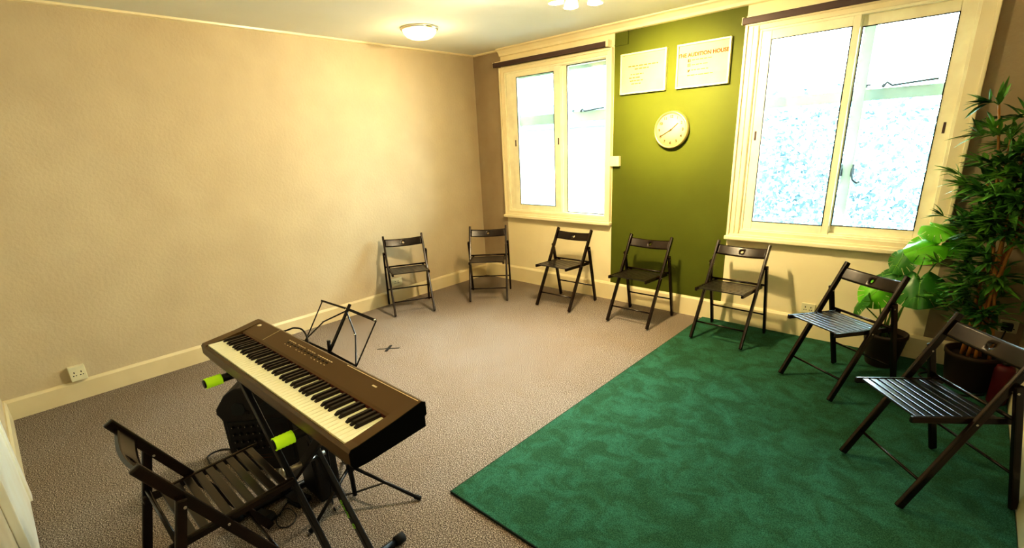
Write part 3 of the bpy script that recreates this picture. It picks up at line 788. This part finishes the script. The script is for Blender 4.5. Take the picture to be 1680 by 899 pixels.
t = thing('monstera_plant', 'broad-leaved artificial monstera in a dark brown pot beneath the wide window', 'plant', (0, 0, 0))
PB = Vector((4.372, -.262, .014))
MB().lathe([(0, 0), (.085, 0), (.092, .01), (.128, .22), (.133, .225), (.133, .25), (.119, .25), (.116, .215), (0, .21)], 32, Matrix.Translation(PB)).build('pot', M['pot'], t)
MB().lathe([(0, .222), (.117, .215)], 24, Matrix.Translation(PB)).build('soil', M['soil'], t)
camdir = Vector((.03, -.93, .35))
lv = [  # centre, normal, tip direction, size, material
    ((4.50, -.33, .915), (-.1, -.75, .75), (-.85, -.25, -.35), .235, 'monstera'),
    ((4.52, -.27, 1.03), (.05, -.45, .9), (.7, -.5, -.1), .21, 'monstera'),
    ((4.37, -.25, .80), (-.5, -.75, .35), (-.35, -.2, -.9), .20, 'monstera_dk'),
    ((4.50, -.34, .650), (.0, -.85, .5), (.1, -.35, -.95), .29, 'monstera_dk'),
    ((4.27, -.32, .56), (-.15, -.9, .35), (-.55, -.2, -.8), .215, 'monstera'),
    ((4.18, -.30, .45), (-.9, -.2, .35), (-.2, -.3, .95), .21, 'monstera_dk'),
    ((4.64, -.24, .93), (.2, -.6, .8), (.8, -.3, .1), .20, 'monstera'),
    ((4.33, -.22, .68), (-.3, -.5, .8), (-.9, -.3, .1), .17, 'monstera_dk'),
]
for k, (c_, n_, d_, sz, mm) in enumerate(lv):
    b = mon_leaf(c_, n_, d_, sz, t, M[mm])
    an = k * 2.4; root = PB + Vector((.03 * math.cos(an), .03 * math.sin(an), .215))
    MB().tube([root, root.lerp(b, .35) + Vector((0, 0, .05)), root.lerp(b, .75) + Vector((0, 0, .05)), b], [.006, .005, .004, .0035], 8).build('petiole', M['stemgreen'], t)

t = thing('red_canister', 'small dark red canister tucked between bamboo pot and right wall', 'canister', (4.985, -.50, .014))
MB().lathe([(0, 0), (.042, 0), (.048, .01), (.048, .22), (.04, .245), (.02, .255), (0, .256)], 24).build('body', M['red'], t)
MB().lathe([(0, .275), (.018, .275), (.02, .255), (0, .25)], 16).build('cap', M['black'], t)
cable([(4.56, -.16, .02), (4.64, -.22, .02), (4.60, -.32, .02), (4.68, -.42, .02), (4.82, -.52, .02), (4.93, -.43, .02)], .006, 'floor_cable', 'black lead snaking over the rug around the bamboo pot')

# ------------------------------------------------------------------ outside
struct(MB().bb(-25, 25, .5, 40, -3.3, -3.2).build('ground', M['street']))
t = thing('opposite_building', 'pale rendered building with slate roof across the street, seen through window', 'building', (0, 0, 0))
MB().bb(-16, .2, 9, 14, -3.2, 2.05).build('wall', M['render'], t)
MB().prism([(8.8, 2.05), (8.8, 2.25), (11.5, 3.0), (14, 2.05)], -16.1, .3, 'x').build('roof', M['slate'], t)
for k in range(8):
    for z in (-1.9, .1):
        x = -15 + k * 1.85
        f = MB(); ring(f, x, x + .95, z, z + 1.45, .07, .07, .07, .07, 8.93, 9.02, 0); fo_ = f.bb(x + .05, x + .9, 8.95, 9.0, z + .7, z + .76).build('window', M['outwood'], t)
        MB().bb(x + .06, x + .89, 8.98, 9.0, z + .06, z + 1.4).build('pane', M['outglass'], fo_)
t = thing('street_tree', 'pale leafy tree outside the wide window', 'tree', (2.3, 5.2, -3.2))
MB().tube([(0, 0, 0), (.1, 0, 1.5), (0, .1, 3.2)], [.22, .16, .08], 10).build('trunk', M['bark'], t)
cr = MB(); rt = random.Random(11)
for _ in range(11000):
    th = rt.uniform(0, 2 * PI); u = rt.uniform(-1, 1); r = rt.uniform(.0, 1) ** .35
    c_ = Vector((2.9 * r * math.sqrt(1 - u * u) * math.cos(th), 1.3 * r * math.sqrt(1 - u * u) * math.sin(th), 3.6 + 1.95 * r * u))
    d_ = Vector((rt.uniform(-1, 1), rt.uniform(-1, 1), rt.uniform(-1, 1))).normalized() * rt.uniform(.03, .08)
    n2_ = d_.cross(Vector((rt.uniform(-1, 1), rt.uniform(-1, 1), rt.uniform(-1, 1)))).normalized() * .035
    vs = [cr.bm.verts.new(c_ + q) for q in (-d_, n2_, d_, -n2_)]; cr.bm.faces.new(vs)
cr.build('crown', M['outleaf'], t)

# ------------------------------------------------------------------ sky, portals
wd = bpy.data.worlds.new('sky'); scene.world = wd; wd.use_nodes = True
bg = wd.node_tree.nodes['Background']; bg.inputs['Color'].default_value = (.86, .95, 1, 1); bg.inputs['Strength'].default_value = 16.0
for x, sx in ((1.19, 1.4), (3.83, 1.35)):
    ld = bpy.data.lights.new('window_portal', 'AREA'); ld.shape = 'RECTANGLE'; ld.size = sx; ld.size_y = 1.6; ld.cycles.is_portal = True
    o = bpy.data.objects.new('window_portal', ld); COL.objects.link(o); o.location = (x, .30, 1.65); o.rotation_euler = (-PI / 2, 0, 0)

# ------------------------------------------------------------------ camera
cd = bpy.data.cameras.new('camera'); cam = bpy.data.objects.new('camera', cd); COL.objects.link(cam)
cd.sensor_width = 36; cd.lens = 796.506 * 36 / 1680; cd.shift_y = 48.94 / 1680; cd.clip_start = .02
yaw, pit, rol = [math.radians(v) for v in (-43.29661919, 18.28033785, -2.72598657)]
fw = Vector((math.sin(yaw) * math.cos(pit), math.cos(yaw) * math.cos(pit), -math.sin(pit)))
r0 = Vector((math.cos(yaw), -math.sin(yaw), 0)); u0 = r0.cross(fw)
rr_ = r0 * math.cos(rol) + u0 * math.sin(rol); uu_ = -r0 * math.sin(rol) + u0 * math.cos(rol)
mw = Matrix((rr_, uu_, -fw)).transposed().to_4x4(); mw.translation = (4.62557, -4.43713, 1.672)
cam.matrix_world = mw; scene.camera = cam
scene.view_settings.view_transform = 'Standard'
scene.view_settings.exposure = .30
try: scene.view_settings.look = 'High Contrast'
except Exception: pass
